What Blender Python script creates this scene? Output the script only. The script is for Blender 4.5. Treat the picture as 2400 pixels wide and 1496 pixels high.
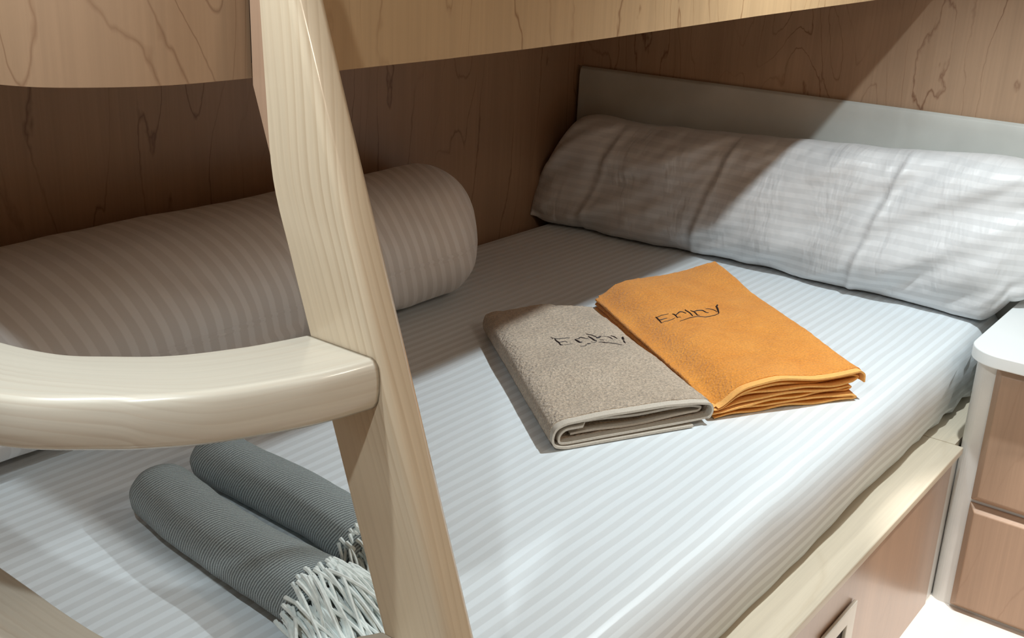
import bpy, math, random
from mathutils import Vector, Matrix, noise
random.seed(7)
for o in list(bpy.data.objects): bpy.data.objects.remove(o)
S = bpy.context.scene; COL = S.collection
Z0 = 0.605                      # mattress top above the floor; all shapes below are given as (x, y, height over mattress)
PI = math.pi

# ---------------------------------------------------------------- camera
CAM = Vector((-2.96604, -1.99447, 0.89579 + Z0))
FPX, PITCH, ROLL, YAW = 2610.588, 0.345818, 0.0431976, 0.642558
_d = Vector((math.cos(YAW)*math.cos(PITCH), math.sin(YAW)*math.cos(PITCH), -math.sin(PITCH)))
_r0 = _d.cross(Vector((0, 0, 1))).normalized(); _u0 = _r0.cross(_d)
_r = _r0*math.cos(ROLL) + _u0*math.sin(ROLL); _u = -_r0*math.sin(ROLL) + _u0*math.cos(ROLL)
cd = bpy.data.cameras.new('camera'); cam = bpy.data.objects.new('camera', cd); COL.objects.link(cam)
cd.sensor_width = 36; cd.lens = FPX/2400*36; cd.clip_start = 0.02
cam.matrix_world = Matrix(((_r.x, _u.x, -_d.x, CAM.x), (_r.y, _u.y, -_d.y, CAM.y), (_r.z, _u.z, -_d.z, CAM.z), (0, 0, 0, 1)))
S.camera = cam
# ---------------------------------------------------------------- view, world
S.view_settings.view_transform = 'Standard'; S.view_settings.look = 'None'
S.view_settings.exposure = 0.0; S.view_settings.gamma = 1; S.view_settings.use_curve_mapping = False
W = bpy.data.worlds.new('world'); S.world = W; W.use_nodes = True
W.node_tree.nodes['Background'].inputs[0].default_value = (0.9, 0.95, 1, 1)
W.node_tree.nodes['Background'].inputs[1].default_value = 0.3
# ceiling lamps, the last one an added fill: (x, y, height over mattress, watts, radius, cone degrees, colour)
LAMPS = [(-0.90, -1.50, 1.385, 80, 0.018, 125, (0.87, 0.965, 1.0)),
         (-2.87, -1.54, 1.385, 22, 0.018, 165, (0.87, 0.965, 1.0)),
         (-2.72, -1.08, 1.385, 25, 0.018, 165, (0.87, 0.965, 1.0)),
         (-0.85, -1.95, 1.385, 130, 0.018, 40, (1.0, 0.97, 0.93)),
         (-1.75, -2.35, 1.385, 17, 0.10, 165, (1.0, 0.84, 0.68))]  # added warm fill light, lifts the shaded side under the upper bunk
def lamp_light(name, x, y, h, w, rad, cone, col, parent):
    l = bpy.data.lights.new(name, 'SPOT'); l.energy = w; l.shadow_soft_size = rad
    l.spot_size = math.radians(cone); l.spot_blend = 0.3 if cone > 130 or cone < 60 else 0.8; l.color = col
    o = bpy.data.objects.new(name, l); COL.objects.link(o); o.parent = parent
    o.location = (0, 0, -0.03)
    return o

# ---------------------------------------------------------------- helpers
def tag(o, label=None, cat=None, group=None, kind=None):
    if label: o['label'] = label
    if cat: o['category'] = cat
    if group: o['group'] = group
    if kind: o['kind'] = kind
    return o
def empty(name, x, y, h, label, cat, group=None):
    o = bpy.data.objects.new(name, None); COL.objects.link(o); o.location = (x, y, h + Z0)
    o.empty_display_size = 0.05
    return tag(o, label, cat, group)
def wpos(o):
    return o.location.copy() if o.parent is None else wpos(o.parent) + o.location
def build(name, verts, faces, mat, parent=None, smooth=True, uv='z', bevel=0, seg=3, origin=None, uvs=None, angle=40, wn=False):
    """verts given as (x,y,height over mattress). uv: grain axis, or uvs: per-vertex list"""
    me = bpy.data.meshes.new(name)
    W_ = [Vector((v[0], v[1], v[2] + Z0)) for v in verts]
    if parent is not None: org = wpos(parent)
    elif origin is not None: org = Vector((origin[0], origin[1], origin[2] + Z0))
    else: org = Vector((0, 0, 0))
    me.from_pydata([tuple(v - org) for v in W_], [], faces)
    lay = me.uv_layers.new(name='UVMap')
    ld = lay.data
    for li, lp in enumerate(me.loops):
        vi = lp.vertex_index
        if uvs is not None: ld[li].uv = uvs[vi]
        else:
            x, y, z = W_[vi]
            ld[li].uv = {'z': (x + y, z), 'x': (y + z, x), 'y': (x + z, y)}[uv]
    me.materials.append(mat)
    if smooth:
        me.polygons.foreach_set('use_smooth', [True]*len(me.polygons))
        try: me.set_sharp_from_angle(angle=math.radians(angle))
        except Exception: pass
    me.update()
    o = bpy.data.objects.new(name, me); COL.objects.link(o)
    if parent is not None: o.parent = parent
    else: o.location = org
    if wn:
        n = o.modifiers.new('WN', 'WEIGHTED_NORMAL'); n.keep_sharp = False; n.weight = 100
        for e in me.edges: e.use_edge_sharp = False
    if bevel:
        b = o.modifiers.new('Bevel', 'BEVEL'); b.width = bevel; b.segments = seg; b.limit_method = 'ANGLE'; b.angle_limit = math.radians(35)
        n = o.modifiers.new('WN', 'WEIGHTED_NORMAL'); n.keep_sharp = False
        me.polygons.foreach_set('use_smooth', [True]*len(me.polygons))
        for e in me.edges: e.use_edge_sharp = False
    return o
def box(name, x0, x1, y0, y1, h0, h1, mat, parent=None, uv='z', bevel=0.0, **k):
    v = [(x, y, h) for h in (h0, h1) for y in (y0, y1) for x in (x0, x1)]
    f = [(0, 2, 3, 1), (4, 5, 7, 6), (0, 1, 5, 4), (2, 6, 7, 3), (0, 4, 6, 2), (1, 3, 7, 5)]
    return build(name, v, f, mat, parent, smooth=bool(bevel), uv=uv, bevel=bevel, **k)
def prism(name, poly, axis, a0, a1, mat, parent=None, uv='z', bevel=0.0, **k):
    """poly: 2D points; axis 'x': points are (y,h); 'y': (x,h); 'h': (x,y)"""
    def P(p, a):
        return {'x': (a, p[0], p[1]), 'y': (p[0], a, p[1]), 'h': (p[0], p[1], a)}[axis]
    n = len(poly)
    v = [P(p, a0) for p in poly] + [P(p, a1) for p in poly]
    ar = sum(poly[i][0]*poly[(i+1) % n][1] - poly[(i+1) % n][0]*poly[i][1] for i in range(n))
    s = 1 if ar > 0 else -1
    if axis == 'y': s = -s
    if a1 < a0: s = -s
    f = []
    for i in range(n):
        j = (i+1) % n
        f.append((i, j, n+j, n+i) if s > 0 else (j, i, n+i, n+j))
    f.append(tuple(range(n))[::-1] if s > 0 else tuple(range(n)))
    f.append(tuple(range(n, 2*n)) if s > 0 else tuple(range(n, 2*n))[::-1])
    return build(name, v, f, mat, parent, smooth=bool(bevel), uv=uv, bevel=bevel, **k)
def loft(rows, close=True, cap=True):
    n = len(rows[0]); v = [p for r in rows for p in r]; f = []
    for i in range(len(rows)-1):
        for j in range(n if close else n-1):
            k = (j+1) % n
            f.append((i*n+j, i*n+k, (i+1)*n+k, (i+1)*n+j))
    if cap:
        f.append(tuple(range(n))[::-1]); f.append(tuple(range((len(rows)-1)*n, len(rows)*n)))
    return v, f
def nz(x, y, z=0, s=1.0): return noise.noise(Vector((x*s, y*s, z*s)))
def interp(t, xs, ys):
    if t <= xs[0]: return ys[0]
    for a, b, c, d in zip(xs, xs[1:], ys, ys[1:]):
        if t <= b: return c + (d-c)*(t-a)/(b-a)
    return ys[-1]
def catmull(pts, n=8):
    out = []
    for i in range(len(pts)-1):
        p0 = pts[max(i-1, 0)]; p1 = pts[i]; p2 = pts[i+1]; p3 = pts[min(i+2, len(pts)-1)]
        for k in range(n):
            t = k/n
            out.append(tuple(0.5*((2*b) + (-a+c)*t + (2*a-5*b+4*c-d)*t*t + (-a+3*b-3*c+d)*t**3) for a, b, c, d in zip(p0, p1, p2, p3)))
    out.append(tuple(pts[-1])); return out
def tubes(paths, r, sides=6):
    V, F = [], []
    for path in paths:
        rr = r
        if isinstance(path, tuple): path, rr = path
        base = len(V); m = len(path)
        for i, p in enumerate(path):
            p = Vector(p); q = Vector(path[min(i+1, m-1)]) - Vector(path[max(i-1, 0)])
            if q.length < 1e-9: q = Vector((1, 0, 0))
            q.normalize(); a = q.cross(Vector((0.13, 0.2, 1))).normalized(); b = q.cross(a)
            ri = rr[i] if isinstance(rr, (list, tuple)) else rr
            for k in range(sides):
                c = 2*PI*k/sides
                V.append(tuple(p + a*(math.cos(c)*ri) + b*(math.sin(c)*ri)))
        for i in range(m-1):
            for k in range(sides):
                l = (k+1) % sides
                F.append((base+i*sides+k, base+i*sides+l, base+(i+1)*sides+l, base+(i+1)*sides+k))
        F.append(tuple(base+k for k in range(sides))[::-1]); F.append(tuple(base+(m-1)*sides+k for k in range(sides)))
    return V, F

# ---------------------------------------------------------------- materials
def new_mat(name):
    m = bpy.data.materials.new(name); m.use_nodes = True
    nt = m.node_tree; b = nt.nodes['Principled BSDF']
    return m, nt, b
def N(nt, typ, **k):
    n = nt.nodes.new(typ)
    for a, v in k.items(): setattr(n, a, v)
    return n
def uvn(nt): return N(nt, 'ShaderNodeUVMap').outputs[0]
def math_(nt, op, a, b=None, c=None):
    n = N(nt, 'ShaderNodeMath', operation=op)
    for i, v in enumerate((a, b, c)):
        if v is None: continue
        if isinstance(v, (int, float)): n.inputs[i].default_value = v
        else: nt.links.new(v, n.inputs[i])
    return n.outputs[0]
def mapping(nt, vec, scale, loc=(0, 0, 0), rot=(0, 0, 0)):
    n = N(nt, 'ShaderNodeMapping'); nt.links.new(vec, n.inputs[0])
    n.inputs['Scale'].default_value = scale; n.inputs['Location'].default_value = loc; n.inputs['Rotation'].default_value = rot
    return n.outputs[0]
def noi(nt, vec, scale, detail=2, rough=0.5, dist=0.0):
    n = N(nt, 'ShaderNodeTexNoise'); nt.links.new(vec, n.inputs['Vector'])
    n.inputs['Scale'].default_value = scale; n.inputs['Detail'].default_value = detail
    n.inputs['Roughness'].default_value = rough; n.inputs['Distortion'].default_value = dist
    return n.outputs[0]
def ramp(nt, fac, stops, interp_='LINEAR'):
    n = N(nt, 'ShaderNodeValToRGB'); n.color_ramp.interpolation = interp_
    e = n.color_ramp.elements
    while len(e) < len(stops): e.new(0.5)
    for el, (p, c) in zip(e, stops):
        el.position = p; el.color = (c[0], c[1], c[2], 1) if isinstance(c, (tuple, list)) else (c, c, c, 1)
    nt.links.new(fac, n.inputs[0]); return n.outputs[0]
def mix(nt, fac, a, b, mode='MIX'):
    n = N(nt, 'ShaderNodeMix', data_type='RGBA', blend_type=mode)
    for s, v in ((0, fac), (6, a), (7, b)):
        if isinstance(v, (int, float)): n.inputs[s].default_value = v
        elif isinstance(v, tuple): n.inputs[s].default_value = (*v, 1)
        else: nt.links.new(v, n.inputs[s])
    return n.outputs[2]
def bump(nt, b, height, strength, dist):
    n = N(nt, 'ShaderNodeBump'); n.inputs['Strength'].default_value = strength; n.inputs['Distance'].default_value = dist
    nt.links.new(height, n.inputs['Height']); nt.links.new(n.outputs[0], b.inputs['Normal']); return n

def maple(name, c1, c2, line, rough=0.42, off=(0, 0), dens=11.0, lineamt=0.8, coat=0.15, uscale=1.0):
    m, nt, b = new_mat(name); uv = mapping(nt, uvn(nt), (1, 1, 1), (off[0], off[1], 0))
    big = noi(nt, mapping(nt, uv, (2.6*uscale, 0.55, 1)), 1.0, 3, 0.5, 0.6)
    fib = noi(nt, mapping(nt, uv, (170, 3.0, 1)), 1.0, 3, 0.6)
    fib2 = noi(nt, mapping(nt, uv, (28, 0.6, 1)), 1.0, 3, 0.6)
    base = mix(nt, ramp(nt, big, [(0.32, 0.0), (0.68, 1.0)]), c1, c2)
    base = mix(nt, 0.55, base, ramp(nt, fib2, [(0.3, 0.86), (0.7, 1.08)]), 'MULTIPLY')
    base = mix(nt, 0.5, base, ramp(nt, fib, [(0.3, 0.86), (0.7, 1.06)]), 'MULTIPLY')
    # wandering figure lines = contours of a stretched noise field
    jag = noi(nt, mapping(nt, uv, (22, 9, 1)), 1.0, 3, 0.6)
    fld = noi(nt, mapping(nt, uv, (3.2*uscale, 0.85, 1), (3, 7, 0)), 1.0, 2, 0.45, 0.5)
    f = math_(nt, 'MULTIPLY', math_(nt, 'ADD', fld, math_(nt, 'MULTIPLY', jag, 0.035)), dens)
    d = math_(nt, 'ABSOLUTE', math_(nt, 'SUBTRACT', math_(nt, 'FRACT', f), 0.5))
    ln = ramp(nt, d, [(0.0, 1.0), (0.018, 0.55), (0.05, 0.0)])
    msk = ramp(nt, noi(nt, mapping(nt, uv, (5, 2.2, 1), (9, 1, 0)), 1.0, 2), [(0.36, 0.15), (0.55, 1.0)])
    fac = math_(nt, 'MULTIPLY', math_(nt, 'MULTIPLY', ln, msk), lineamt)
    base = mix(nt, fac, base, line)
    nt.links.new(base, b.inputs['Base Color'])
    b.inputs['Roughness'].default_value = rough; b.inputs['Coat Weight'].default_value = coat; b.inputs['Coat Roughness'].default_value = 0.35
    bump(nt, b, fib, 0.05, 0.001)
    return m
def pine(name, c1, c2, rough=0.33, bands=85.0, coat=0.6):
    m, nt, b = new_mat(name); uv = uvn(nt)
    w = noi(nt, mapping(nt, uv, (6, 0.9, 1)), 1.0, 2)
    s = N(nt, 'ShaderNodeSeparateXYZ'); nt.links.new(uv, s.inputs[0])
    ph = math_(nt, 'ADD', math_(nt, 'MULTIPLY', s.outputs[0], bands), math_(nt, 'MULTIPLY', w, 8.0))
    fr = math_(nt, 'FRACT', ph)
    g = ramp(nt, fr, [(0.0, 0.0), (0.55, 0.25), (0.86, 1.0), (0.93, 0.9), (1.0, 0.0)])
    amt = ramp(nt, noi(nt, mapping(nt, uv, (9, 1.2, 1), (4, 2, 0)), 1.0, 2), [(0.35, 0.1), (0.65, 0.75)])
    base = mix(nt, math_(nt, 'MULTIPLY', g, amt), c1, c2)
    fib = noi(nt, mapping(nt, uv, (260, 5, 1)), 1.0, 2)
    base = mix(nt, 0.5, base, ramp(nt, fib, [(0.3, 0.92), (0.7, 1.05)]), 'MULTIPLY')
    # small dents and pores
    dn = noi(nt, mapping(nt, uv, (60, 14, 1), (2, 5, 0)), 1.0, 1)
    base = mix(nt, ramp(nt, dn, [(0.80, 0.0), (0.83, 0.75)]), base, (0.2, 0.12, 0.06))
    nt.links.new(base, b.inputs['Base Color']); b.inputs['Roughness'].default_value = rough
    b.inputs['Coat Weight'].default_value = coat; b.inputs['Coat Roughness'].default_value = 0.12
    return m
def sheet(name, col, dark, period, wr=0.35, wscale=5.0, duty=0.5, stretch=(1, 1), wd=0.012):
    m, nt, b = new_mat(name); uv = uvn(nt)
    s = N(nt, 'ShaderNodeSeparateXYZ'); nt.links.new(uv, s.inputs[0])
    wob = math_(nt, 'MULTIPLY', math_(nt, 'SUBTRACT', noi(nt, uv, 2.5, 2), 0.5), 0.02)
    fr = math_(nt, 'FRACT', math_(nt, 'DIVIDE', math_(nt, 'ADD', s.outputs[0], wob), period))
    st = ramp(nt, fr, [(0.0, 0.0), (0.06, 1.0), (duty, 1.0), (duty+0.08, 0.0)])
    base = mix(nt, st, col, dark)
    nt.links.new(base, b.inputs['Base Color'])
    nt.links.new(ramp(nt, st, [(0, 0.42), (1, 0.75)]), b.inputs['Roughness'])
    b.inputs['Sheen Weight'].default_value = 0.15
    hN = noi(nt, mapping(nt, uv, (stretch[0], stretch[1], 1)), wscale, 4, 0.55, 0.4)
    fine = noi(nt, uv, 700, 2)
    h = math_(nt, 'ADD', hN, math_(nt, 'MULTIPLY', fine, 0.01))
    bump(nt, b, h, wr, wd)
    return m
def terry(name, c1, c2, scale=210.0, strength=1.0, dist=0.005, lo=0.62):
    m, nt, b = new_mat(name)
    tc = N(nt, 'ShaderNodeTexCoord').outputs['Object']
    big = noi(nt, tc, 14, 4, 0.6)
    fine = noi(nt, tc, scale, 3, 0.65)
    v = N(nt, 'ShaderNodeTexVoronoi'); nt.links.new(tc, v.inputs['Vector']); v.inputs['Scale'].default_value = scale*0.62
    base = mix(nt, ramp(nt, big, [(0.3, 0.0), (0.7, 1.0)]), c1, c2)
    base = mix(nt, 0.8, base, ramp(nt, fine, [(0.35, lo), (0.62, 1.12)]), 'MULTIPLY')
    nt.links.new(base, b.inputs['Base Color']); b.inputs['Roughness'].default_value = 1.0
    b.inputs['Specular IOR Level'].default_value = 0.1; b.inputs['Sheen Weight'].default_value = 0.25
    h = math_(nt, 'ADD', math_(nt, 'ADD', fine, math_(nt, 'MULTIPLY', v.outputs['Distance'], 0.6)), math_(nt, 'MULTIPLY', big, 1.2))
    bump(nt, b, h, strength, dist)
    return m
def flat(name, col, rough=0.5, coat=0.0, nscale=0, namt=0.06, metal=0.0):
    m, nt, b = new_mat(name)
    tc = N(nt, 'ShaderNodeTexCoord').outputs['Object']
    n = noi(nt, tc, nscale or 8, 3)
    base = mix(nt, 1.0, tuple(col), ramp(nt, n, [(0.3, 1-namt), (0.7, 1+namt)]), 'MULTIPLY')
    nt.links.new(base, b.inputs['Base Color']); b.inputs['Roughness'].default_value = rough
    b.inputs['Coat Weight'].default_value = coat; b.inputs['Metallic'].default_value = metal
    return m
def knit(name, c1, c2):
    m, nt, b = new_mat(name); uv = uvn(nt)
    s = N(nt, 'ShaderNodeSeparateXYZ'); nt.links.new(uv, s.inputs[0])
    w = noi(nt, mapping(nt, uv, (14, 14, 1)), 1.0, 3)
    f1 = math_(nt, 'ADD', math_(nt, 'MULTIPLY', s.outputs[1], 260), math_(nt, 'ADD', math_(nt, 'MULTIPLY', s.outputs[0], 90), math_(nt, 'MULTIPLY', w, 3.0)))
    rib = math_(nt, 'SINE', math_(nt, 'MULTIPLY', f1, 2*PI*0.75))
    fine = noi(nt, mapping(nt, uv, (500, 500, 1)), 1.0, 3)
    base = mix(nt, ramp(nt, math_(nt, 'ADD', math_(nt, 'MULTIPLY', rib, 0.3), math_(nt, 'MULTIPLY', fine, 0.9)), [(0.15, 0.0), (0.8, 1.0)]), c2, c1)
    nt.links.new(base, b.inputs['Base Color']); b.inputs['Roughness'].default_value = 0.95
    b.inputs['Sheen Weight'].default_value = 0.2
    bump(nt, b, math_(nt, 'ADD', rib, fine), 0.7, 0.0012)
    return m

M = {}
M['maple_wall'] = maple('maple_wall', (0.33, 0.205, 0.125), (0.38, 0.24, 0.15), (0.13, 0.055, 0.025), dens=13, lineamt=0.8)
M['maple_dark'] = maple('maple_dark', (0.25, 0.15, 0.09), (0.30, 0.19, 0.12), (0.1, 0.05, 0.03))
M['maple_head'] = maple('maple_head', (0.37, 0.245, 0.16), (0.43, 0.29, 0.19), (0.15, 0.06, 0.028), off=(5.2, 1.3), dens=21, lineamt=0.8)
M['maple_fascia'] = maple('maple_fascia', (0.36, 0.235, 0.125), (0.41, 0.27, 0.145), (0.17, 0.08, 0.03), off=(2.7, 3.1), dens=22, lineamt=0.9)
M['maple_fascia_left'] = maple('maple_fascia_left', (0.30, 0.185, 0.11), (0.335, 0.21, 0.125), (0.13, 0.055, 0.025), off=(8.35, 5.6), dens=17, lineamt=0.75, uscale=1.4)  # left board's darker tone has shadow put into the veneer colour
M['maple_panel'] = maple('maple_panel', (0.38, 0.24, 0.16), (0.43, 0.28, 0.19), (0.25, 0.14, 0.085), off=(1.2, 9), dens=6, lineamt=0.25, rough=0.28, coat=0.5)
M['maple_drawer'] = maple('maple_drawer', (0.39, 0.255, 0.17), (0.43, 0.285, 0.195), (0.27, 0.16, 0.1), off=(4, 4), dens=8, lineamt=0.35, rough=0.5)
M['maple_rail'] = maple('maple_rail', (0.64, 0.56, 0.43), (0.69, 0.61, 0.48), (0.5, 0.40, 0.27), off=(3, 2), dens=5, lineamt=0.25, rough=0.35)
M['pine'] = pine('pine', (0.64, 0.525, 0.38), (0.50, 0.38, 0.255))
M['pine_step'] = pine('pine_step', (0.69, 0.64, 0.54), (0.60, 0.52, 0.42), bands=75)
M['sheet'] = sheet('sheet', (0.79, 0.85, 0.885), (0.68, 0.72, 0.74), 0.0245, wr=0.18, wscale=4)
M['pillow_case'] = sheet('pillow_case', (0.66, 0.665, 0.67), (0.59, 0.595, 0.60), 0.026, wr=0.6, wscale=5, stretch=(0.6, 1.5), wd=0.03)
M['duvet_cover'] = sheet('duvet_cover', (0.80, 0.80, 0.80), (0.70, 0.69, 0.68), 0.037, wr=0.35, wscale=6, stretch=(1.3, 0.6), duty=0.55)
M['terry_tan'] = terry('terry_tan', (0.54, 0.43, 0.325), (0.64, 0.52, 0.40))
M['terry_orange'] = terry('terry_orange', (0.74, 0.27, 0.035), (0.84, 0.34, 0.055), strength=0.6, scale=260, lo=0.82)
M['hem_tan'] = flat('hem_tan', (0.58, 0.52, 0.44), 0.9, nscale=300, namt=0.08)
M['hem_orange'] = flat('hem_orange', (0.88, 0.45, 0.13), 0.9, nscale=200, namt=0.08)
M['thread'] = flat('thread', (0.018, 0.010, 0.012), 0.6)
M['knit'] = knit('knit', (0.46, 0.54, 0.54), (0.12, 0.14, 0.145))
M['fringe'] = flat('fringe', (0.74, 0.80, 0.78), 0.9, nscale=120, namt=0.1)
M['white_board'] = flat('white_board', (0.50, 0.51, 0.48), 0.5)
M['white_lacquer'] = flat('white_lacquer', (0.70, 0.69, 0.66), 0.4, coat=0.2)
M['marble_top'] = flat('marble_top', (0.80, 0.83, 0.83), 0.35, nscale=3, namt=0.03)
M['cream_metal'] = flat('cream_metal', (0.66, 0.63, 0.55), 0.35, coat=0.3)
M['dark'] = flat('dark', (0.03, 0.02, 0.015), 0.8)
M['floor'] = flat('floor', (0.80, 0.74, 0.68), 0.6, nscale=5, namt=0.05)
M['ceiling'] = flat('ceiling', (0.78, 0.76, 0.72), 0.7)
M['lamp_rim'] = flat('lamp_rim', (0.7, 0.7, 0.7), 0.3, metal=1.0)
mm, nt_, b_ = new_mat('lamp_lens'); b_.inputs['Emission Color'].default_value = (0.95, 1, 1, 1); b_.inputs['Emission Strength'].default_value = 6; M['lamp_lens'] = mm

# ================================================================ ROOM
FL = -Z0
def struct(o): o['kind'] = 'structure'; return o
struct(box('floor', -3.75, 0.0, -2.75, 0.0, FL-0.05, FL, M['floor']))
struct(box('wall_back', -3.75, 0.0, 0.0, 0.04, FL-0.05, 1.45, M['maple_wall']))
struct(box('wall_head', 0.0, 0.04, -2.79, 0.04, FL-0.05, 1.45, M['maple_head']))
struct(box('wall_aisle', -3.75, 0.0, -2.79, -2.75, FL-0.05, 1.45, M['maple_fascia']))
struct(box('wall_foot', -3.79, -3.75, -2.79, 0.04, FL-0.05, 1.45, M['maple_wall']))
struct(box('ceiling', -3.79, 0.04, -2.79, 0.04, 1.41, 1.45, M['ceiling']))
# narrow corner batten between the two walls
struct(box('trim_1', -0.014, 0.0, -0.012, 0.0, 0.47, 0.76, M['maple_wall']))

for i, (x, y, h, w, rad, cone, col) in enumerate(LAMPS):
    where = ['above the middle of the bed front', 'above the foot end beside the ladder', 'close to the foot end of the upper bunk', 'over the floor beside the nightstand', 'added as fill out in the aisle near the far wall'][i]
    t = empty('ceiling_light', x, y, 1.405, 'small round recessed ceiling light ' + where, 'ceiling light')
    ring = [(x + math.cos(a*PI/12)*0.05, y + math.sin(a*PI/12)*0.05) for a in range(24)]
    inner = [(x + math.cos(a*PI/12)*0.038, y + math.sin(a*PI/12)*0.038) for a in range(24)]
    v = [(p[0], p[1], 1.41) for p in ring] + [(p[0], p[1], 1.400) for p in ring] + [(p[0], p[1], 1.398) for p in inner] + [(p[0], p[1], 1.408) for p in inner]
    f = [(k*24+j, k*24+(j+1) % 24, (k+1)*24+(j+1) % 24, (k+1)*24+j) for k in range(3) for j in range(24)]
    build('rim', v, f, M['lamp_rim'], t)
    build('lens', [(p[0], p[1], 1.405) for p in inner], [tuple(range(24))[::-1]], M['lamp_lens'], t)
    lo = lamp_light('lamp_light', x, y, h, w, rad, cone, col, t)

# ================================================================ LOWER BUNK
def plan(inset, yf=-1.375, xf=-2.345, r=0.42, step=0.03, x_end=-0.02, y_back=-0.012):
    """outline of the bed seen from above, foot corner rounded; inset pulls it in (negative: out)"""
    yf += inset; xf += inset; r = max(r - inset, 0.02)
    pts = []
    x = x_end
    n = 60
    for i in range(n+1): pts.append((x_end + (xf + r - x_end)*i/n, yf))
    for i in range(1, 25):
        a = PI/2*i/24; pts.append((xf + r - math.sin(a)*r, yf + r - math.cos(a)*r))
    n = 20
    yb = y_back - max(inset, 0)
    for i in range(1, n+1): pts.append((xf, yf + r + (yb - yf - r)*i/n))
    return pts
bed = empty('lower_bunk', -1.2, -0.7, FL, 'built-in lower bunk base with pale edge rail and maple front under the striped mattress', 'bunk bed')
def band(name, in0, in1, h0, h1, mat, uv='x', bevel=0.0, x_end=-0.50):
    a = plan(in0, x_end=x_end); b = plan(in1, x_end=x_end)
    n = len(a)
    v = [(p[0], p[1], h0) for p in a] + [(p[0], p[1], h1) for p in a] + [(p[0], p[1], h1) for p in b] + [(p[0], p[1], h0) for p in b]
    f = []
    for i in range(n-1):
        for k in range(4):
            l = (k+1) % 4
            f.append((k*n+i, k*n+i+1, l*n+i+1, l*n+i)[::-1])
    f.append((0, n, 2*n, 3*n)[::-1]); f.append((n-1, 2*n-1, 3*n-1, 4*n-1))
    return build(name, v, f, mat, bed, uv=uv, bevel=bevel, seg=2)
band('edge_rail', -0.073, 0.04, -0.215, -0.196, M['maple_rail'], bevel=0.003)
band('front_panel', -0.062, -0.045, FL, -0.216, M['maple_panel'], uv='z', x_end=-0.528)
box('edge_rail', -0.4995, -0.02, -1.428, -1.335, -0.215, -0.196, M['maple_rail'], bed, uv='x')
box('end_stile', -0.5275, -0.46, -1.4335, -1.42, FL, -0.216, M['white_lacquer'], bed)
o_ = [(p[0], p[1]) for p in plan(0.02, x_end=-0.02)] + [(-0.02, -0.012)]
prism('slatted_base', o_, 'h', -0.216, -0.1965, M['maple_rail'], bed, uv='x')
# framed flush pull on the panel
hx, hh = -1.094, -0.302
fr = []
ox0, ox1, oh0, oh1 = hx-0.16, hx, hh-0.13, hh
ix0, ix1, ih0, ih1 = ox0+0.042, ox1-0.042, oh0+0.03, oh1-0.035
v = []
for yy in (-1.4385, -1.4465):
    v += [(ox0, yy, oh0), (ox1, yy, oh0), (ox1, yy, oh1), (ox0, yy, oh1), (ix0, yy, ih0), (ix1, yy, ih0), (ix1, yy, ih1), (ix0, yy, ih1)]
f = []
for k in range(4):
    l = (k+1) % 4
    f += [(8+k, 8+l, 12+l, 12+k), (k+4, l+4, l, k), (k, l, 8+l, 8+k), (12+k, 12+l, 4+l, 4+k)]
hd = build('handle', v, f, M['cream_metal'], bed, smooth=False, bevel=0.002, seg=2)
tag(hd, 'cream square frame pull')
box('opening_shade', ix0, ix1, -1.4385, -1.4375, ih0, ih1, M['dark'], hd)  # flat dark plate, the shade inside the pull's opening as colour

# mattress
prof = [(0.030, -0.193), (0.012, -0.188), (0.004, -0.16), (0.0, -0.12), (-0.003, -0.08), (0.0, -0.05), (0.006, -0.028), (0.018, -0.010), (0.036, -0.002), (0.065, 0.0)]
rows = []
for ins, h in prof:
    pl_ = plan(ins); n = len(pl_)
    full = list(pl_)
    yb = -0.012 - max(ins, 0); xe = -0.031 - max(ins, 0)*0.9
    full = [(min(p[0], xe), p[1]) for p in full]
    for i in range(1, 60): full.append((full[n-1][0] + (xe - full[n-1][0])*i/60, yb))
    m2 = 40
    y_start, y_end = yb, full[0][1]
    for i in range(0, m2): full.append((xe, y_start + (y_end - y_start)*i/m2))
    row = []
    for (x, y) in full:
        k = 0.0
        if h < -0.03 and y < -1.2:
            k = 0.006*nz(x*3, h*8, 1.7) + 0.004*nz(x*9, h*5, 4.4)
        dh = 0
        if h < -0.18 and y < -1.3: dh = 0.006*abs(nz(x*6, 3.3, 0))
        # the cover is tucked and gathered at the head corner
        if x > -0.62 and y < -1.25 and h < -0.02:
            k += 0.012*math.sin((x*1.4 + h*2.2)*38)*min(1, (x+0.62)*3)*min(1, -h*9)
        row.append((x, y + k, h + dh))
    rows.append(row)
v, f = loft(rows, True, True)
f[-2] = f[-2]
v = [tuple(p) for p in v]
build('mattress', v, [tuple(reversed(q)) for q in f][:-2] + [f[-2], f[-1]], M['sheet'], None, uv='x', origin=(-1.2, -0.7, -0.195), angle=60)
mo = bpy.data.objects['mattress']
tag(mo, 'white mattress in a fitted sheet with satin stripes, lying on the lower bunk', 'mattress')
import bmesh
bm_ = bmesh.new(); bm_.from_mesh(mo.data); bmesh.ops.recalc_face_normals(bm_, faces=bm_.faces); bm_.to_mesh(mo.data); bm_.free()

# headboard
hb = [( -0.004, -0.19), (-0.024, -0.19), (-0.026, 0.2), (-0.024, 0.44), (-0.019, 0.462), (-0.010, 0.469), (-0.004, 0.466)]
prism('headboard', hb, 'y', -0.014, -1.80, M['white_board'], None, origin=(-0.015, -0.7, -0.19), bevel=0.002)
tag(bpy.data.objects['headboard'], 'long low off-white headboard panel fixed to the maple head wall behind the pillow', 'headboard')

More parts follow.
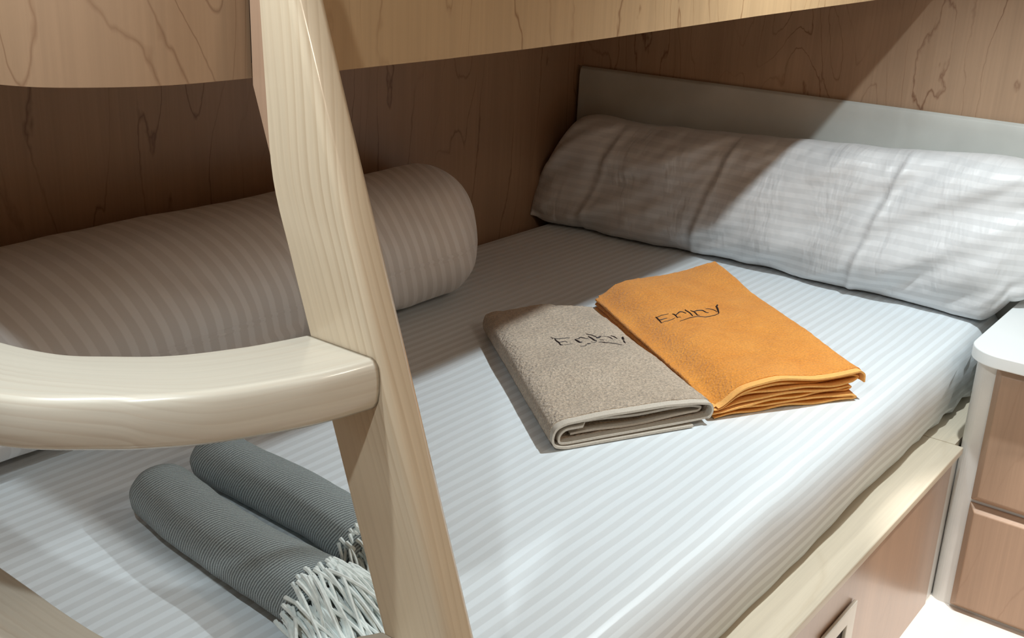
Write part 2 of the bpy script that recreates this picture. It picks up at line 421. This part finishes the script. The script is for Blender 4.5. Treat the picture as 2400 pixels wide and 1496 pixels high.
# ================================================================ UPPER BUNK
ub = empty('upper_bunk', -1.1, -0.55, 0.745, 'upper bunk overhead with maple veneer side board shading the bed below', 'bunk bed')
bx = [0.0, -0.466, -1.037, -1.563, -1.744, -1.916, -2.061, -2.191, -2.30, -2.40, -2.49, -2.62, -2.8]
bz = [0.770, 0.757, 0.7465, 0.734, 0.731, 0.7295, 0.7295, 0.7290, 0.7315, 0.737, 0.745, 0.757, 0.77]
def fascia(name, x0, x1, mat, yfun, top=1.06):
    n = 40; ft, fb, bt, bb = [], [], [], []
    for i in range(n+1):
        x = x0 + (x1-x0)*i/n; h = interp(-x, [-q for q in bx], bz); y = yfun(x)
        fb.append((x, y, h)); ft.append((x, y, top)); bt.append((x, y+0.022, top)); bb.append((x, y+0.022, h))
    v, f = loft([fb, ft, bt, bb, fb], False, False)
    v = v[:4*(n+1)]; m = n+1
    f = []
    for k in range(4):
        l = (k+1) % 4
        for i in range(n): f.append((k*m+i, k*m+i+1, l*m+i+1, l*m+i))
    f.append((0, m, 2*m, 3*m)); f.append((m-1, 4*m-1, 3*m-1, 2*m-1))
    return build(name, v, f, mat, ub, uv='z', smooth=False)
yA = lambda x: -1.075 - 0.012*min(1, -x/2.2)
fascia('front_board', -0.001, -2.195, M['maple_fascia'], yA)
cpl = catmull([(-2.2305, -1.108), (-2.322, -1.101), (-2.388, -1.071), (-2.430, -1.030), (-2.450, -0.96), (-2.456, -0.86), (-2.457, -0.6), (-2.457, -0.3), (-2.457, -0.005)], 8)
rows_ = []
for k_, (x, y) in enumerate(cpl):
    a_ = cpl[max(k_-1, 0)]; b__ = cpl[min(k_+1, len(cpl)-1)]
    t_ = Vector((b__[0]-a_[0], b__[1]-a_[1])).normalized(); n_ = Vector((t_.y, -t_.x))*-0.022   # board thickness, inwards
    if n_.y < 0 and n_.x < 0: n_ = -n_
    rows_.append([(x, y, 0.735), (x, y, 1.06), (x + n_.x, y + n_.y, 1.06), (x + n_.x, y + n_.y, 0.735)])
v, f = loft(rows_)
acc_ = 0; uv_ = []
for k_, rw in enumerate(rows_):
    if k_: acc_ += math.hypot(cpl[k_][0]-cpl[k_-1][0], cpl[k_][1]-cpl[k_-1][1])
    uv_ += [(acc_, p[2]) for p in rw]
build('front_board', v, f, M['maple_fascia_left'], ub, uvs=uv_, angle=30)
inn_ = [(p[2][0]+0.002, p[2][1]+0.002) for p in rows_]
plat = [(-0.001, -0.003), (-0.001, -1.045), (-2.19, -1.045)] + inn_
prism('bunk_base', plat, 'h', 0.775, 0.80, M['maple_wall'], ub, uv='x')
prism('bunk_cushion', [(-0.03, -0.02), (-0.03, -1.02), (-2.2, -1.02), (-2.36, -0.95), (-2.41, -0.8), (-2.41, -0.02)], 'h', 0.801, 0.93, M['sheet'], ub, uv='x', bevel=0.02)
box('gap_shade_fill', -2.2195, -2.196, -1.078, -1.055, 0.745, 1.06, M['dark'], ub)  # dark filler painting the shade in the gap between the two boards

# ================================================================ LADDER
lad = empty('bunk_ladder', -2.33, -1.15, FL, 'pale pine bunk ladder with curved steps leaning on the upper bunk in the foreground', 'ladder')
XL, XR = -2.24, -2.198
backp = [(-1.560, FL), (-1.397, -0.125), (-1.296, 0.178), (-1.2585, 0.291), (-1.2205, 0.403), (-1.192, 0.487), (-1.1655, 0.565), (-1.142, 0.640), (-1.1355, 0.724), (-1.131, 0.812), (-1.126, 0.90), (-1.118, 0.96)]
frontp = [(-1.661, FL), (-1.4992, -0.125), (-1.3971, 0.178), (-1.3591, 0.291), (-1.3213, 0.403), (-1.293, 0.487), (-1.2667, 0.565), (-1.240, 0.644), (-1.2085, 0.738), (-1.186, 0.805), (-1.164, 0.868), (-1.135, 0.93)]
cb = catmull(backp, 5); cf = catmull(frontp, 5)
def rail_mesh(left, right, nm, mp, uvf):
    rows = []; uvs = []
    for (b, fr_) in zip(cb, cf):
        rad = 0.010; c = []
        L = fr_[0] - b[0]; Lh = fr_[1] - b[1]
        def at(s, t): return (left + (right-left)*s, b[0] + L*t, b[1] + Lh*t)
        tw = 0.042; dl = max(abs(L), 0.02)
        rs, rt = rad/tw, rad/dl
        rs2, rt2 = 0.004/tw, 0.004/dl
        pts = [(0, rt2), (0, 1-rt), (rs*0.3, 1-rt*0.3), (rs, 1), (1-rs, 1), (1-rs*0.3, 1-rt*0.3), (1, 1-rt), (1, rt2), (1-rs2, 0), (rs2, 0)]
        rows.append([mp(*at(s, t)) for s, t in pts])
        uvs += [((s*0.042 + t*dl) + uvf, b[1]) for s, t in pts]
    v, f = loft(rows)
    return build('side_rail', v, f, M['pine'], lad, uvs=uvs, wn=True)
rail_mesh(XL, XR, 'r', lambda x, y, h: (x, y, h), 0.0)
# left rail: same board standing at the foot end, its depth running along x
def lm(x, y, h):
    # y profile -> depth ; x -> thickness
    d = (y - interp(h, [q[1] for q in backp], [q[0] for q in backp]))
    ylean = -0.745 - 0.337*(0.487 - h) if h > -0.3 else -0.745 - 0.337*0.787
    return (-2.462 + d*1.05, ylean + (x - XL), h)
rail_mesh(XL, XR, 'l', lm, 0.3)
o = prism('mounting_block', [(-1.112, 0.96), (-1.113, 0.729), (-1.141, 0.645), (-1.1375, 0.724), (-1.1325, 0.812), (-1.127, 0.90), (-1.12, 0.96)], 'x', -2.2335, XR-0.002, M['maple_panel'], lad)  # darker veneer than the rails: its unlit look is put into the colour
# steps
backe = [(-2.240, -1.192), (-2.275, -1.182), (-2.314, -1.168), (-2.368, -1.139), (-2.410, -1.097), (-2.439, -1.058), (-2.458, -0.992), (-2.462, -0.92), (-2.461, -0.84), (-2.460, -0.748)]
fronte = [(-2.240, -1.293), (-2.284, -1.285), (-2.326, -1.273), (-2.397, -1.240), (-2.440, -1.210), (-2.468, -1.184), (-2.526, -1.115), (-2.556, -1.01), (-2.566, -0.90), (-2.568, -0.748)]
be = catmull(backe, 6); fe = catmull(fronte, 6)
def step(k, dx, dy, dh):
    rows = []; uvs = []; n = len(be); T = 0.054
    acc = 0
    for i, (b, fr_) in enumerate(zip(be, fe)):
        if i: acc += math.hypot(fr_[0]-fe[i-1][0], fr_[1]-fe[i-1][1])
        w = min(1, i/8)
        bx_, by_ = b[0] + dx*w, b[1] + dy; fx, fy = fr_[0] + dx*w, fr_[1] + dy
        top = 0.4865 + dh; L = math.hypot(fx-bx_, fy-by_)
        pr = [(0, -0.002), (0.02, 0), (0.90, 0.0), (0.945, -0.0018), (0.975, -0.006), (0.99, -0.012), (1.0, -0.022), (1.0, -0.034), (0.985, -0.044), (0.955, -0.050), (0.91, -T), (0.0, -T)]
        rows.append([(bx_ + (fx-bx_)*t, by_ + (fy-by_)*t, top + z) for t, z in pr])
        uvs += [(t*L - z, acc) for t, z in pr]
    v, f = loft(rows)
    return build('step', v, f, M['pine_step'], lad, uvs=uvs, wn=True)
step(0, 0, 0, 0); step(1, 0.026, -0.1035, -0.311); step(2, 0.026, -0.207, -0.622); step(3, 0.0, -0.275, -0.90)

# ================================================================ NIGHTSTAND
ns = empty('nightstand', -0.27, -1.72, FL, 'white nightstand with pale stone top and two maple drawer fronts beside the bed', 'nightstand')
def rrect(x0, x1, y0, y1, r, n=8):
    """rounded only at the (x0,y1) corner"""
    pts = [(x1, y1), (x1, y0), (x0, y0)]
    for i in range(n+1):
        a = PI/2*i/n; pts.append((x0 + r - math.cos(a)*r, y1 - r + math.sin(a)*r))
    return pts
prism('carcass', rrect(-0.492, -0.03, -2.10, -1.434, 0.028), 'h', FL, 0.026, M['white_lacquer'], ns)
prism('top', rrect(-0.560, -0.03, -2.14, -1.424, 0.075, 14), 'h', 0.0265, 0.055, M['marble_top'], ns, bevel=0.003)
for h0, h1 in ((-0.316, 0.014), (-0.597, -0.324)):
    yl = -1.484; xf_ = -0.515; bw = 0.016
    v = []
    yr = -2.08
    for x, i_ in ((-0.4925, 0.0), (-0.499, 0.0), (xf_, bw)):
        v += [(x, yl - i_, h0 + i_), (x, yr + i_, h0 + i_), (x, yr + i_, h1 - i_), (x, yl - i_, h1 - i_)]
    f = [(0, 1, 2, 3)]
    for k in range(2):
        for j in range(4):
            l = (j+1) % 4
            f.append((k*4+j, (k+1)*4+j, (k+1)*4+l, k*4+l))
    f.append((8, 11, 10, 9))
    build('drawer', v, f, M['maple_drawer'], ns, smooth=False, bevel=0.002)

# ================================================================ DUVET ROLL
def duvet():
    rows = []; uvs = []
    nx, nt_ = 150, 72
    x0, x1 = -2.42, -0.935
    yc, hc, R = -0.196, 0.162, 0.163
    st = [i/nx for i in range(nx+1)]
    xs = [x0 + (x1-x0)*s for s in st]
    scl = [1]*(nx+1)
    # rounded end rows
    for k, (dx, sc) in enumerate([(0.145*math.sin(q*PI/28), math.cos(q*PI/28)**0.85) for q in range(1, 12)] + [(0.142, 0.36), (0.139, 0.22), (0.136, 0.08)]):
        xs.append(x1 + dx); scl.append(sc)
    xs = [x0-0.02, x0-0.01] + xs; scl = [0.6, 0.93] + scl
    for i, x in enumerate(xs):
        row = []
        e = max(0, min(1, (x + 1.75)/0.9)); e = e*e*(3-2*e)
        for j in range(nt_):
            a = 2*PI*j/nt_
            ca, sa = math.cos(a), math.sin(a)
            wob = 1 + 0.020*nz(x*2.2, ca*1.2, sa*1.2) + 0.012*nz(x*6, ca*2, sa*2+5)
            wob += 0.03*nz(x*13 + sa*3, ca*1.5, 3.1)*(1 if sa < 0.6 else 0.4)
            ty = interp(x, [-2.42, -1.9, -0.9], [0.151, 0.158, 0.156])
            pw = 2/2.35
            cy_ = math.copysign(abs(ca)**pw, ca)*0.188*wob*scl[i]; ch_ = math.copysign(abs(sa)**pw, sa)*ty*wob*scl[i]
            if cy_ > 0: cy_ *= interp(x, [-2.1, -1.6, -1.3], [1.27, 1.06, 1.0])*(1.06 if sa < -0.3 and x < -1.5 else 1)
            y = yc - cy_; h = ty*0.99 + ch_
            if h < 0.003: h = 0.003 + 0.001*nz(x*5, ca)
            xx = x + e*((y - yc)*0.55 - (h-hc)*0.10)
            if y > -0.004: y = -0.004
            row.append((xx, y, h)); uvs.append((x + 0.006*math.sin(a*2) + 0.16*sa*0.25, a*R))
        rows.append(row)
    v, f = loft(rows)
    o = build('rolled_duvet', v, f, M['duvet_cover'], None, uvs=uvs, origin=(-1.6, -0.18, 0), angle=80)
    bm = bmesh.new(); bm.from_mesh(o.data); bmesh.ops.recalc_face_normals(bm, faces=bm.faces); bm.to_mesh(o.data); bm.free()
    return o
tag(duvet(), 'thick white striped duvet rolled up along the maple back wall', 'duvet')

# ================================================================ PILLOW
def pillow():
    rows = []; uvs = []
    ny, nt_ = 240, 96
    y0, y1 = -0.004, -1.47
    for i in range(ny+1):
        s = i/ny; t = 2*s-1; y = y0 + (y1-y0)*s
        d = min(s, 1-s)*abs(y1-y0)                    # distance to the nearer end
        e = 1 - math.exp(-d/0.06)
        b = 0.012 + 0.080*min(1, e*1.0)**0.8
        topdrop = 0.115*math.exp(-(s*1.46/0.05)**1.3) + 0.07*math.exp(-((1-s)*1.46/0.06)**1.5)
        top = interp(s, [0, 0.06, 0.2, 0.45, 0.7, 0.93, 1], [0.335, 0.345, 0.335, 0.355, 0.375, 0.405, 0.40]) - topdrop
        bot = 0.004 + 0.02*math.exp(-(d/0.03)**2) + 0.062*min(1, max(0, (-1.36-y)/0.055))**1.5
        a_ = (top-bot)/2; hc = (top+bot)/2
        row = []
        for j in range(nt_):
            th = 2*PI*j/nt_; c, s_ = math.cos(th), math.sin(th)
            p = 2/2.6
            hx_ = math.copysign(abs(s_)**p, s_)*a_; bx_ = math.copysign(abs(c)**p, c)*b
            h = hc + hx_
            v_ = hx_/a_
            cx = -0.128 - 0.028*(-v_) - 0.075*math.exp(-(y0-y)/0.11)*(0.5-0.5*v_)                   # leaning back
            w = 0
            if c < 0:
                w = 0.026*nz(y*5 + v_*1.6, v_*1.1, 2.2) + 0.016*nz(y*12 + v_*3.6, v_*1.5, 8.1) + 0.003*nz(y*34+v_*6, v_*3, 1.1)
                w += 0.016*nz(y*2.5, v_*1.8, 5.0)
                # pressed creases where it was folded
                for yc_, am in ((-0.235, 0.006), (-0.60, 0.006), (-1.07, 0.009)):
                    q = (y - yc_ + 0.05*v_)
                    w -= am*math.exp(-(q/0.010)**2) - am*0.7*math.exp(-((q-0.02)/0.016)**2)
                w *= min(1, d/0.03)
            x = cx + bx_*(1.0 if c > 0 else 1.08) + (w if c < 0 else 0)
            h2 = h + (0.006*nz(y*9, v_*2, 7) if v_ > 0.5 else 0) + (0.006*abs(nz(y*7, 3, 7)) if v_ < -0.8 else 0)
            x = min(x, -0.030)
            row.append((x, y + 0.02*(1-abs(v_))*math.copysign(1, t)*-abs(t)**20, max(h2, 0.002)))
            uvs.append((h*1.0 + 0.2, y))
        rows.append(row)
    v, f = loft(rows)
    o = build('pillow', v, f, M['pillow_case'], None, uvs=uvs, origin=(-0.13, -0.7, 0), angle=80)
    bm = bmesh.new(); bm.from_mesh(o.data); bmesh.ops.recalc_face_normals(bm, faces=bm.faces); bm.to_mesh(o.data); bm.free()
    return o
tag(pillow(), 'long white creased pillow leaning against the headboard', 'pillow')

# ================================================================ FOLDED TOWELS
def path_fillet(pts, r=0.01, n=6):
    """poly path of (w,z) with rounded turns"""
    out = [pts[0]]
    for a, b, c in zip(pts, pts[1:], pts[2:]):
        A = Vector(a); B = Vector(b); Cc = Vector(c)
        d1 = (A-B); d2 = (Cc-B); l = min(r, d1.length*0.49, d2.length*0.49)
        p = B + d1.normalized()*l; q = B + d2.normalized()*l
        for k in range(n+1):
            t = k/n; out.append(tuple(p*(1-t)**2 + B*2*t*(1-t) + q*t*t))
    out.append(pts[-1]); return out
def resample(pts, step):
    out = [pts[0]]; acc = 0
    for a, b in zip(pts, pts[1:]):
        L = math.hypot(b[0]-a[0], b[1]-a[1]); n = max(1, int(L/step))
        for k in range(1, n+1): out.append((a[0]+(b[0]-a[0])*k/n, a[1]+(b[1]-a[1])*k/n))
    return out
def towel(name, quad, Wd, path, th, mat, hemmat, label, zfun, hem=0.014, t_hem=True, nl=46, rough=0.0012, seed=0):
    """quad: NL, NR, FR, FL plan corners; path in (w,z); extruded from near (t=0) to far (t=1)"""
    NL, NR, FR, FLc = [Vector(q) for q in quad]
    Ln = ((FLc-NL).length + (FR-NR).length)/2
    P = path; m = len(P)
    nor = []
    for i in range(m):
        a = P[max(i-1, 0)]; b = P[min(i+1, m-1)]; d = Vector((b[0]-a[0], b[1]-a[1]))
        d = d.normalized() if d.length > 1e-9 else Vector((1, 0)); nor.append(Vector((-d.y, d.x)))
    sec = [(P[i][0] + nor[i].x*th/2, P[i][1] + nor[i].y*th/2, i) for i in range(m)]
    sec += [(P[i][0] - nor[i].x*th/2, P[i][1] - nor[i].y*th/2, i) for i in range(m-1, -1, -1)]
    def pos(w, z, t, k, edge):
        s = w/Wd
        p = (NL*(1-s) + NR*s)*(1-t) + (FLc*(1-s) + FR*s)*t
        dz, dt = zfun(s, t, z, k)
        dirv = ((FLc-NL)*(1-s) + (FR-NR)*s).normalized()
        q = p + dirv*dt
        n_ = rough*nz(q.x*70 + seed, q.y*70, z*120) + rough*0.8*nz(q.x*160, q.y*160, z*100 + seed) if edge else 0
        return (q.x + n_, q.y + n_, max(0.0015, z + dz + n_))
    # rows: rounded lip at each end
    tt = [i/nl for i in range(nl+1)]
    n = len(sec)
    def make(t0, t1, steps, ths, origin_parent, nm, mt, rough_on=True, own=None):
        rows = []
        for i in range(steps+1):
            t = t0 + (t1-t0)*i/steps
            row = []
            for (w, z, k) in sec:
                pw, pz = P[k]
                ww = pw + (w-pw)*ths; zz = pz + (z-pz)*ths
                row.append(pos(ww, zz, t, k/m, rough_on))
            rows.append(row)
        v, f = loft(rows, True, False)
        # end caps as strips across the cloth thickness
        for base, rev in ((0, False), (steps*n, True)):
            for i in range(m-1):
                q = (base+i, base+i+1, base+n-2-i, base+n-1-i)
                f.append(q if rev else q[::-1])
        return v, f
    v, f = make(hem/Ln, 1.0, nl, 1.0, None, name, mat)
    cx = sum(q[0] for q in quad)/4; cy = sum(q[1] for q in quad)/4
    o = build(name, v, f, mat, None, uv='x', origin=(cx, cy, 0), angle=60)
    tag(o, label, 'towel')
    v, f = make(0.0, (hem+0.001)/Ln, 3, 0.62, None, 'hem', hemmat, False)
    h = build('hem', v, f, hemmat, o, uv='x', angle=50)
    tag(h, 'flat woven border, lighter than the terry')
    for ob in (o, h):
        bm = bmesh.new(); bm.from_mesh(ob.data); bmesh.ops.recalc_face_normals(bm, faces=bm.faces); bm.to_mesh(ob.data); bm.free()
    def surf(s, t, z): 
        p = (NL*(1-s) + NR*s)*(1-t) + (FLc*(1-s) + FR*s)*t
        return p
    return o

# tan towel: a strip rolled flat, open layers at the near end
Wt = 0.345
pt = [(0.045, 0.020), (0.24, 0.0215), (0.318, 0.024), (0.325, 0.031), (0.30, 0.037), (0.16, 0.040), (0.03, 0.040), (0.018, 0.030), (0.018, 0.014), (0.035, 0.0115), (0.25, 0.013), (0.335, 0.016), (0.3415, 0.032), (0.335, 0.046), (0.30, 0.052), (0.18, 0.054), (0.03, 0.053), (0.010, 0.045), (0.004, 0.028), (0.008, 0.011), (0.03, 0.0045), (0.20, 0.0045), (0.30, 0.0045)]
pt = resample(path_fillet(pt, 0.012, 5), 0.009)
def ztan(s, t, z, k):
    dz = (z/0.054)*(0.006*nz(s*3, t*4, 1.0) + 0.003*math.sin(s*PI)) 
    inner = 1 if 0.0 < k < 0.62 else 0
    dt = 0
    if k < 0.30: dz += 0.004*math.sin(s*9)*(1-t)*0.6; dt = 0.018*(1-t)
    elif k < 0.55: dt = 0.004*(1-t)
    return dz, dt
towel('folded_towel', [(-1.488, -0.985), (-1.178, -1.147), (-0.882, -0.676), (-1.108, -0.520)], Wt, pt, 0.0070, M['terry_tan'], M['hem_tan'],
      'taupe grey-brown terry towel folded flat with dark stitched lettering, overlapping left of the orange one', ztan, hem=0.017)
# orange towel
Wo = 0.40
po = [(0.0, 0.005), (0.37, 0.005), (0.385, 0.009), (0.37, 0.0135), (0.0, 0.0135), (-0.010, 0.018), (0.0, 0.0225), (0.36, 0.0225), (0.374, 0.027), (0.36, 0.031), (0.0, 0.031), (-0.01, 0.035), (0.0, 0.0395), (0.372, 0.0395), (0.388, 0.043), (0.372, 0.0475), (0.0, 0.0475)]
po = [(w, z*1.12) for w, z in po]
po += [(-0.008, 0.056), (-0.008, 0.0625), (0.0, 0.0645), (0.385, 0.0655), (0.398, 0.057), (0.399, 0.040)]
po = resample(path_fillet(po, 0.006, 4), 0.010)
def zor(s, t, z, k):
    nr = max(0, 1 - t*5)
    up = (z/0.056)
    dz = up*0.005*nz(s*3 + 4, t*4, 1.0)
    if True:
        # top leaf: sinks at the near left, lifts in the middle of the edge; far right corner turned up
        dz -= z*0.42*math.exp(-(max(s, 0)/0.11)**2)
        up3 = (max(z, 0)/0.065)**2.5; nr *= 1.0
        dz += up3*nr*(-0.012*math.exp(-(s/0.14)**2) + 0.006*math.exp(-((s-0.36)/0.12)**2) - 0.004*math.exp(-((s-0.65)/0.15)**2))
        dz += up3*0.012*max(0, t-0.75)*4*max(0, s-0.72)*3.5
        dt = -0.006*nr*math.exp(-((s-0.5)/0.3)**2) if k > 0.86 else 0
    if k <= 0.86:
        dz += nr*0.0022*math.sin(s*13 + k*30)
        dt = 0.012*nr*(0.5 + 0.5*math.sin(k*37))
        dz -= max(0, t-0.8)*0.0
        if t > 0.9: dt -= 0.01
    return dz, dt
towel('folded_towel', [(-1.160, -1.142), (-0.862, -1.318), (-0.425, -0.755), (-0.787, -0.619)], Wo, po, 0.0062, M['terry_orange'], M['hem_orange'],
      'bright orange terry towel folded in layers with dark stitched lettering, beside the pillow', zor, hem=0.016, seed=5)

# stitched lettering, laid on the towels
def unproj(px, py, h):
    d = _d*FPX + _r*(px-1200) - _u*(py-748)
    t = (h + Z0 - CAM.z)/d.z; p = CAM + d*t
    return (p.x, p.y)
dep = None
def lettering(strokes, x0, y0, sc, towel_ob, hh, name='stitched_lettering'):
    paths = []
    bpy.context.view_layer.update()
    mw = towel_ob.matrix_world; inv = mw.inverted()
    for st_, w in strokes:
        pts = []
        dense = catmull(st_, 5) if len(st_) > 2 else [tuple(st_[0][i] + (st_[1][i]-st_[0][i])*k/4 for i in range(2)) for k in range(5)]
        for (a, b) in dense:
            p = unproj(x0 + a*sc, y0 + b*sc, hh)
            ok, loc, nrm, idx = towel_ob.ray_cast(inv @ Vector((p[0], p[1], 1.5)), Vector((0, 0, -1)))
            z = (mw @ loc).z - Z0 if ok else hh
            pts.append((p[0], p[1], z + 0.0004))
        m = len(pts)
        rr = [w*1.15*(0.55 + 0.45*math.sin(PI*min(1, (i+0.6)/m))) for i in range(m)]
        paths.append((pts, rr))
    v, f = tubes(paths, 0.001, 6)
    o = build(name, v, f, M['thread'], towel_ob, uv='x')
    tag(o, 'dark stitched lettering')
    return o
tw = [o for o in bpy.data.objects if o.name.startswith('folded_towel')]
tan_t = min(tw, key=lambda o: o.location.x); or_t = max(tw, key=lambda o: o.location.x)
LO = [([(400, 585), (440, 610), (500, 680), (555, 738)], 0.0013), ([(400, 580), (470, 592), (560, 575), (660, 565), (725, 550)], 0.0009),
      ([(485, 660), (560, 672), (690, 657)], 0.0011), ([(555, 738), (640, 725), (760, 712), (830, 700), (885, 668)], 0.0008),
      ([(825, 565), (900, 600), (955, 668)], 0.0015), ([(905, 600), (960, 560), (1010, 528), (1080, 525), (1170, 555)], 0.0014), ([(950, 665), (990, 650), (1040, 658)], 0.0008),
      ([(1150, 465), (1165, 490), (1260, 540), (1345, 630)], 0.0014), ([(1205, 510), (1270, 550), (1330, 625)], 0.0014),
      ([(1285, 482), (1370, 520), (1420, 560), (1465, 605), (1515, 603)], 0.0014), ([(1375, 520), (1430, 492), (1520, 482), (1600, 490), (1680, 530), (1745, 532)], 0.0014),
      ([(1670, 440), (1740, 445), (1860, 462), (1965, 512)], 0.0010), ([(1975, 350), (1945, 385)], 0.0018), ([(1925, 385), (1960, 400), (1985, 470), (2010, 535)], 0.0020),
      ([(2015, 520), (2000, 555), (1880, 605), (1700, 640), (1530, 645), (1380, 655), (1250, 690), (1130, 725), (1015, 757)], 0.0010)]
LT = [([(225, 420), (265, 440), (272, 470)], 0.0007), ([(265, 442), (350, 450), (470, 448), (560, 440), (640, 428), (720, 425)], 0.0009), ([(345, 450), (350, 480), (430, 550), (490, 610), (530, 603)], 0.0016),
      ([(430, 550), (500, 540), (590, 520), (655, 532)], 0.0009), ([(550, 600), (660, 585), (800, 565)], 0.0004),
      ([(850, 462), (900, 495), (970, 540), (1030, 535)], 0.0018), ([(890, 440), (940, 440), (985, 412), (1060, 425), (1110, 438), (1190, 440)], 0.0011),
      ([(1135, 330), (1185, 342), (1280, 355), (1380, 385), (1420, 415)], 0.0010), ([(1190, 385), (1270, 420), (1350, 480), (1410, 492)], 0.0016), ([(1400, 415), (1450, 410), (1510, 382)], 0.0018),
      ([(1410, 495), (1380, 530), (1320, 540), (1260, 525)], 0.0005), ([(1160, 585), (1250, 585)], 0.0014), ([(1130, 580), (1130, 635), (1060, 655), (975, 655)], 0.0006),
      ([(1480, 455), (1590, 475)], 0.0006), ([(1455, 525), (1530, 520), (1620, 540), (1800, 555), (2060, 595)], 0.0009), ([(1570, 528), (1625, 542)], 0.0013),
      ([(1680, 385), (1760, 410), (1815, 450)], 0.0010), ([(1765, 350), (1860, 385), (1930, 435)], 0.0011), ([(1530, 380), (1680, 388)], 0.0004),
      ([(2070, 375), (2085, 450)], 0.0028), ([(2090, 480), (2135, 545)], 0.0017)]
lettering([([(a, b) for a, b in s], w) for s, w in LO], 1500, 690, 220/2400, or_t, 0.060)
lettering([([(a, b) for a, b in s], w) for s, w in LT], 1270, 750, 220/2400, tan_t, 0.060)

# ================================================================ ROLLED THROWS
def throw(ax0, ax1, r0, r1, label, seed, fl=1.0):
    """roll lying on the mattress, open fringed end at ax1"""
    a = Vector((*ax0, 0)); b = Vector((*ax1, 0)); dv = (b-a); L = dv.length; dv.normalize(); side = Vector((-dv.y, dv.x, 0))
    n = 60; mt_ = 40; rows = []; uvs = []
    ts = [-0.030, -0.027, -0.018, -0.006] + [L*i/n for i in range(n+1)]
    sc = [0.30, 0.62, 0.86, 0.97] + [1]*(n+1)
    def rad(s): return r0 + (r1-r0)*max(0, (s-0.55)/0.45)**1.5
    def ring(s, k, t):
        row = []
        R_ = rad(s)
        for j in range(mt_):
            th = 2*PI*j/mt_; c, q = math.cos(th), math.sin(th)
            rr = R_*(1 + 0.05*nz(t*9 + seed, c*1.3, q*1.3) + 0.02*nz(t*30, c*3, q*3 + seed))*k
            wid = 1.10 + 0.15*max(0, s-0.6)
            hc = R_*0.92
            h = hc + q*rr*0.93*(1 - 0.10*max(0, s-0.6))
            p = a + dv*t + side*(c*rr*wid) + side*(0.006*math.sin(s*5+seed))
            # a seam step where the outer layer ends
            row.append((p.x, p.y, max(0.0015, h)))
            uvs.append((th*R_, t))
        return row
    for t, k in zip(ts, sc): rows.append(ring(max(0, t/L), k, t))
    for dt, k in ((0.004, 0.96), (0.002, 0.80), (-0.012, 0.72), (-0.02, 0.4)):
        rows.append(ring(1, k, L + dt))
    v, f = loft(rows)
    o = build('rolled_throw', v, f, M['knit'], None, uvs=uvs, origin=((a.x+b.x)/2, (a.y+b.y)/2, 0), angle=75)
    bm = bmesh.new(); bm.from_mesh(o.data); bmesh.ops.recalc_face_normals(bm, faces=bm.faces); bm.to_mesh(o.data); bm.free()
    tag(o, label, 'throw blanket', 'rolled grey throws on the mattress')
    rnd = random.Random(seed)
    paths = []
    for i in range(150):
        th = rnd.uniform(-0.5, 3.7); kk = rnd.choice([1.0, 1.0, 1.0, 0.8, 0.6, 0.4])
        R_ = r1*kk; c, q = math.cos(th), math.sin(th)
        t0 = L - rnd.uniform(0.0, 0.035)*(1 if kk == 1 else -0.2)
        p = a + dv*t0 + side*(c*R_*1.13); h = r1*0.92 + q*R_*0.93 + 0.002
        ln = rnd.uniform(0.09, 0.15)*fl; pts = []
        sx = rnd.uniform(-0.28, 0.28) + c*0.14; vx = dv + side*sx; vx.normalize()
        hh = h; m = 9; wv = rnd.uniform(0, 6); wa = rnd.uniform(0.002, 0.007); cv = rnd.uniform(-0.035, 0.035)
        for k in range(m):
            u_ = k/(m-1); dd = ln*u_
            drop = (u_**1.7)*(h*0.85)*rnd.uniform(0.96, 1.02)
            pp = p + vx*dd + side*(math.sin(u_*4 + wv)*wa + cv*u_*u_)
            pts.append((pp.x, pp.y, max(0.003, h - drop + 0.004*math.sin(u_*5 + wv)*u_)))
        paths.append((pts, [0.0032, 0.0029, 0.0027, 0.0025, 0.0024, 0.0024, 0.0023, 0.0021, 0.0015]))
    v, f = tubes(paths, 0.002, 6)
    fo = build('fringe', v, f, M['fringe'], o, uv='x')
    tag(fo, 'off-white twisted fringe', kind='stuff')
    return o
throw((-2.070, -0.665), (-2.114, -1.085), 0.047, 0.052, 'grey knitted throw rolled up with white fringe, nearer the ladder foot end', 3)
throw((-1.930, -0.635), (-1.966, -1.030), 0.045, 0.043, 'grey knitted throw rolled up, right-hand one partly hidden behind the ladder rail', 11, 0.42)
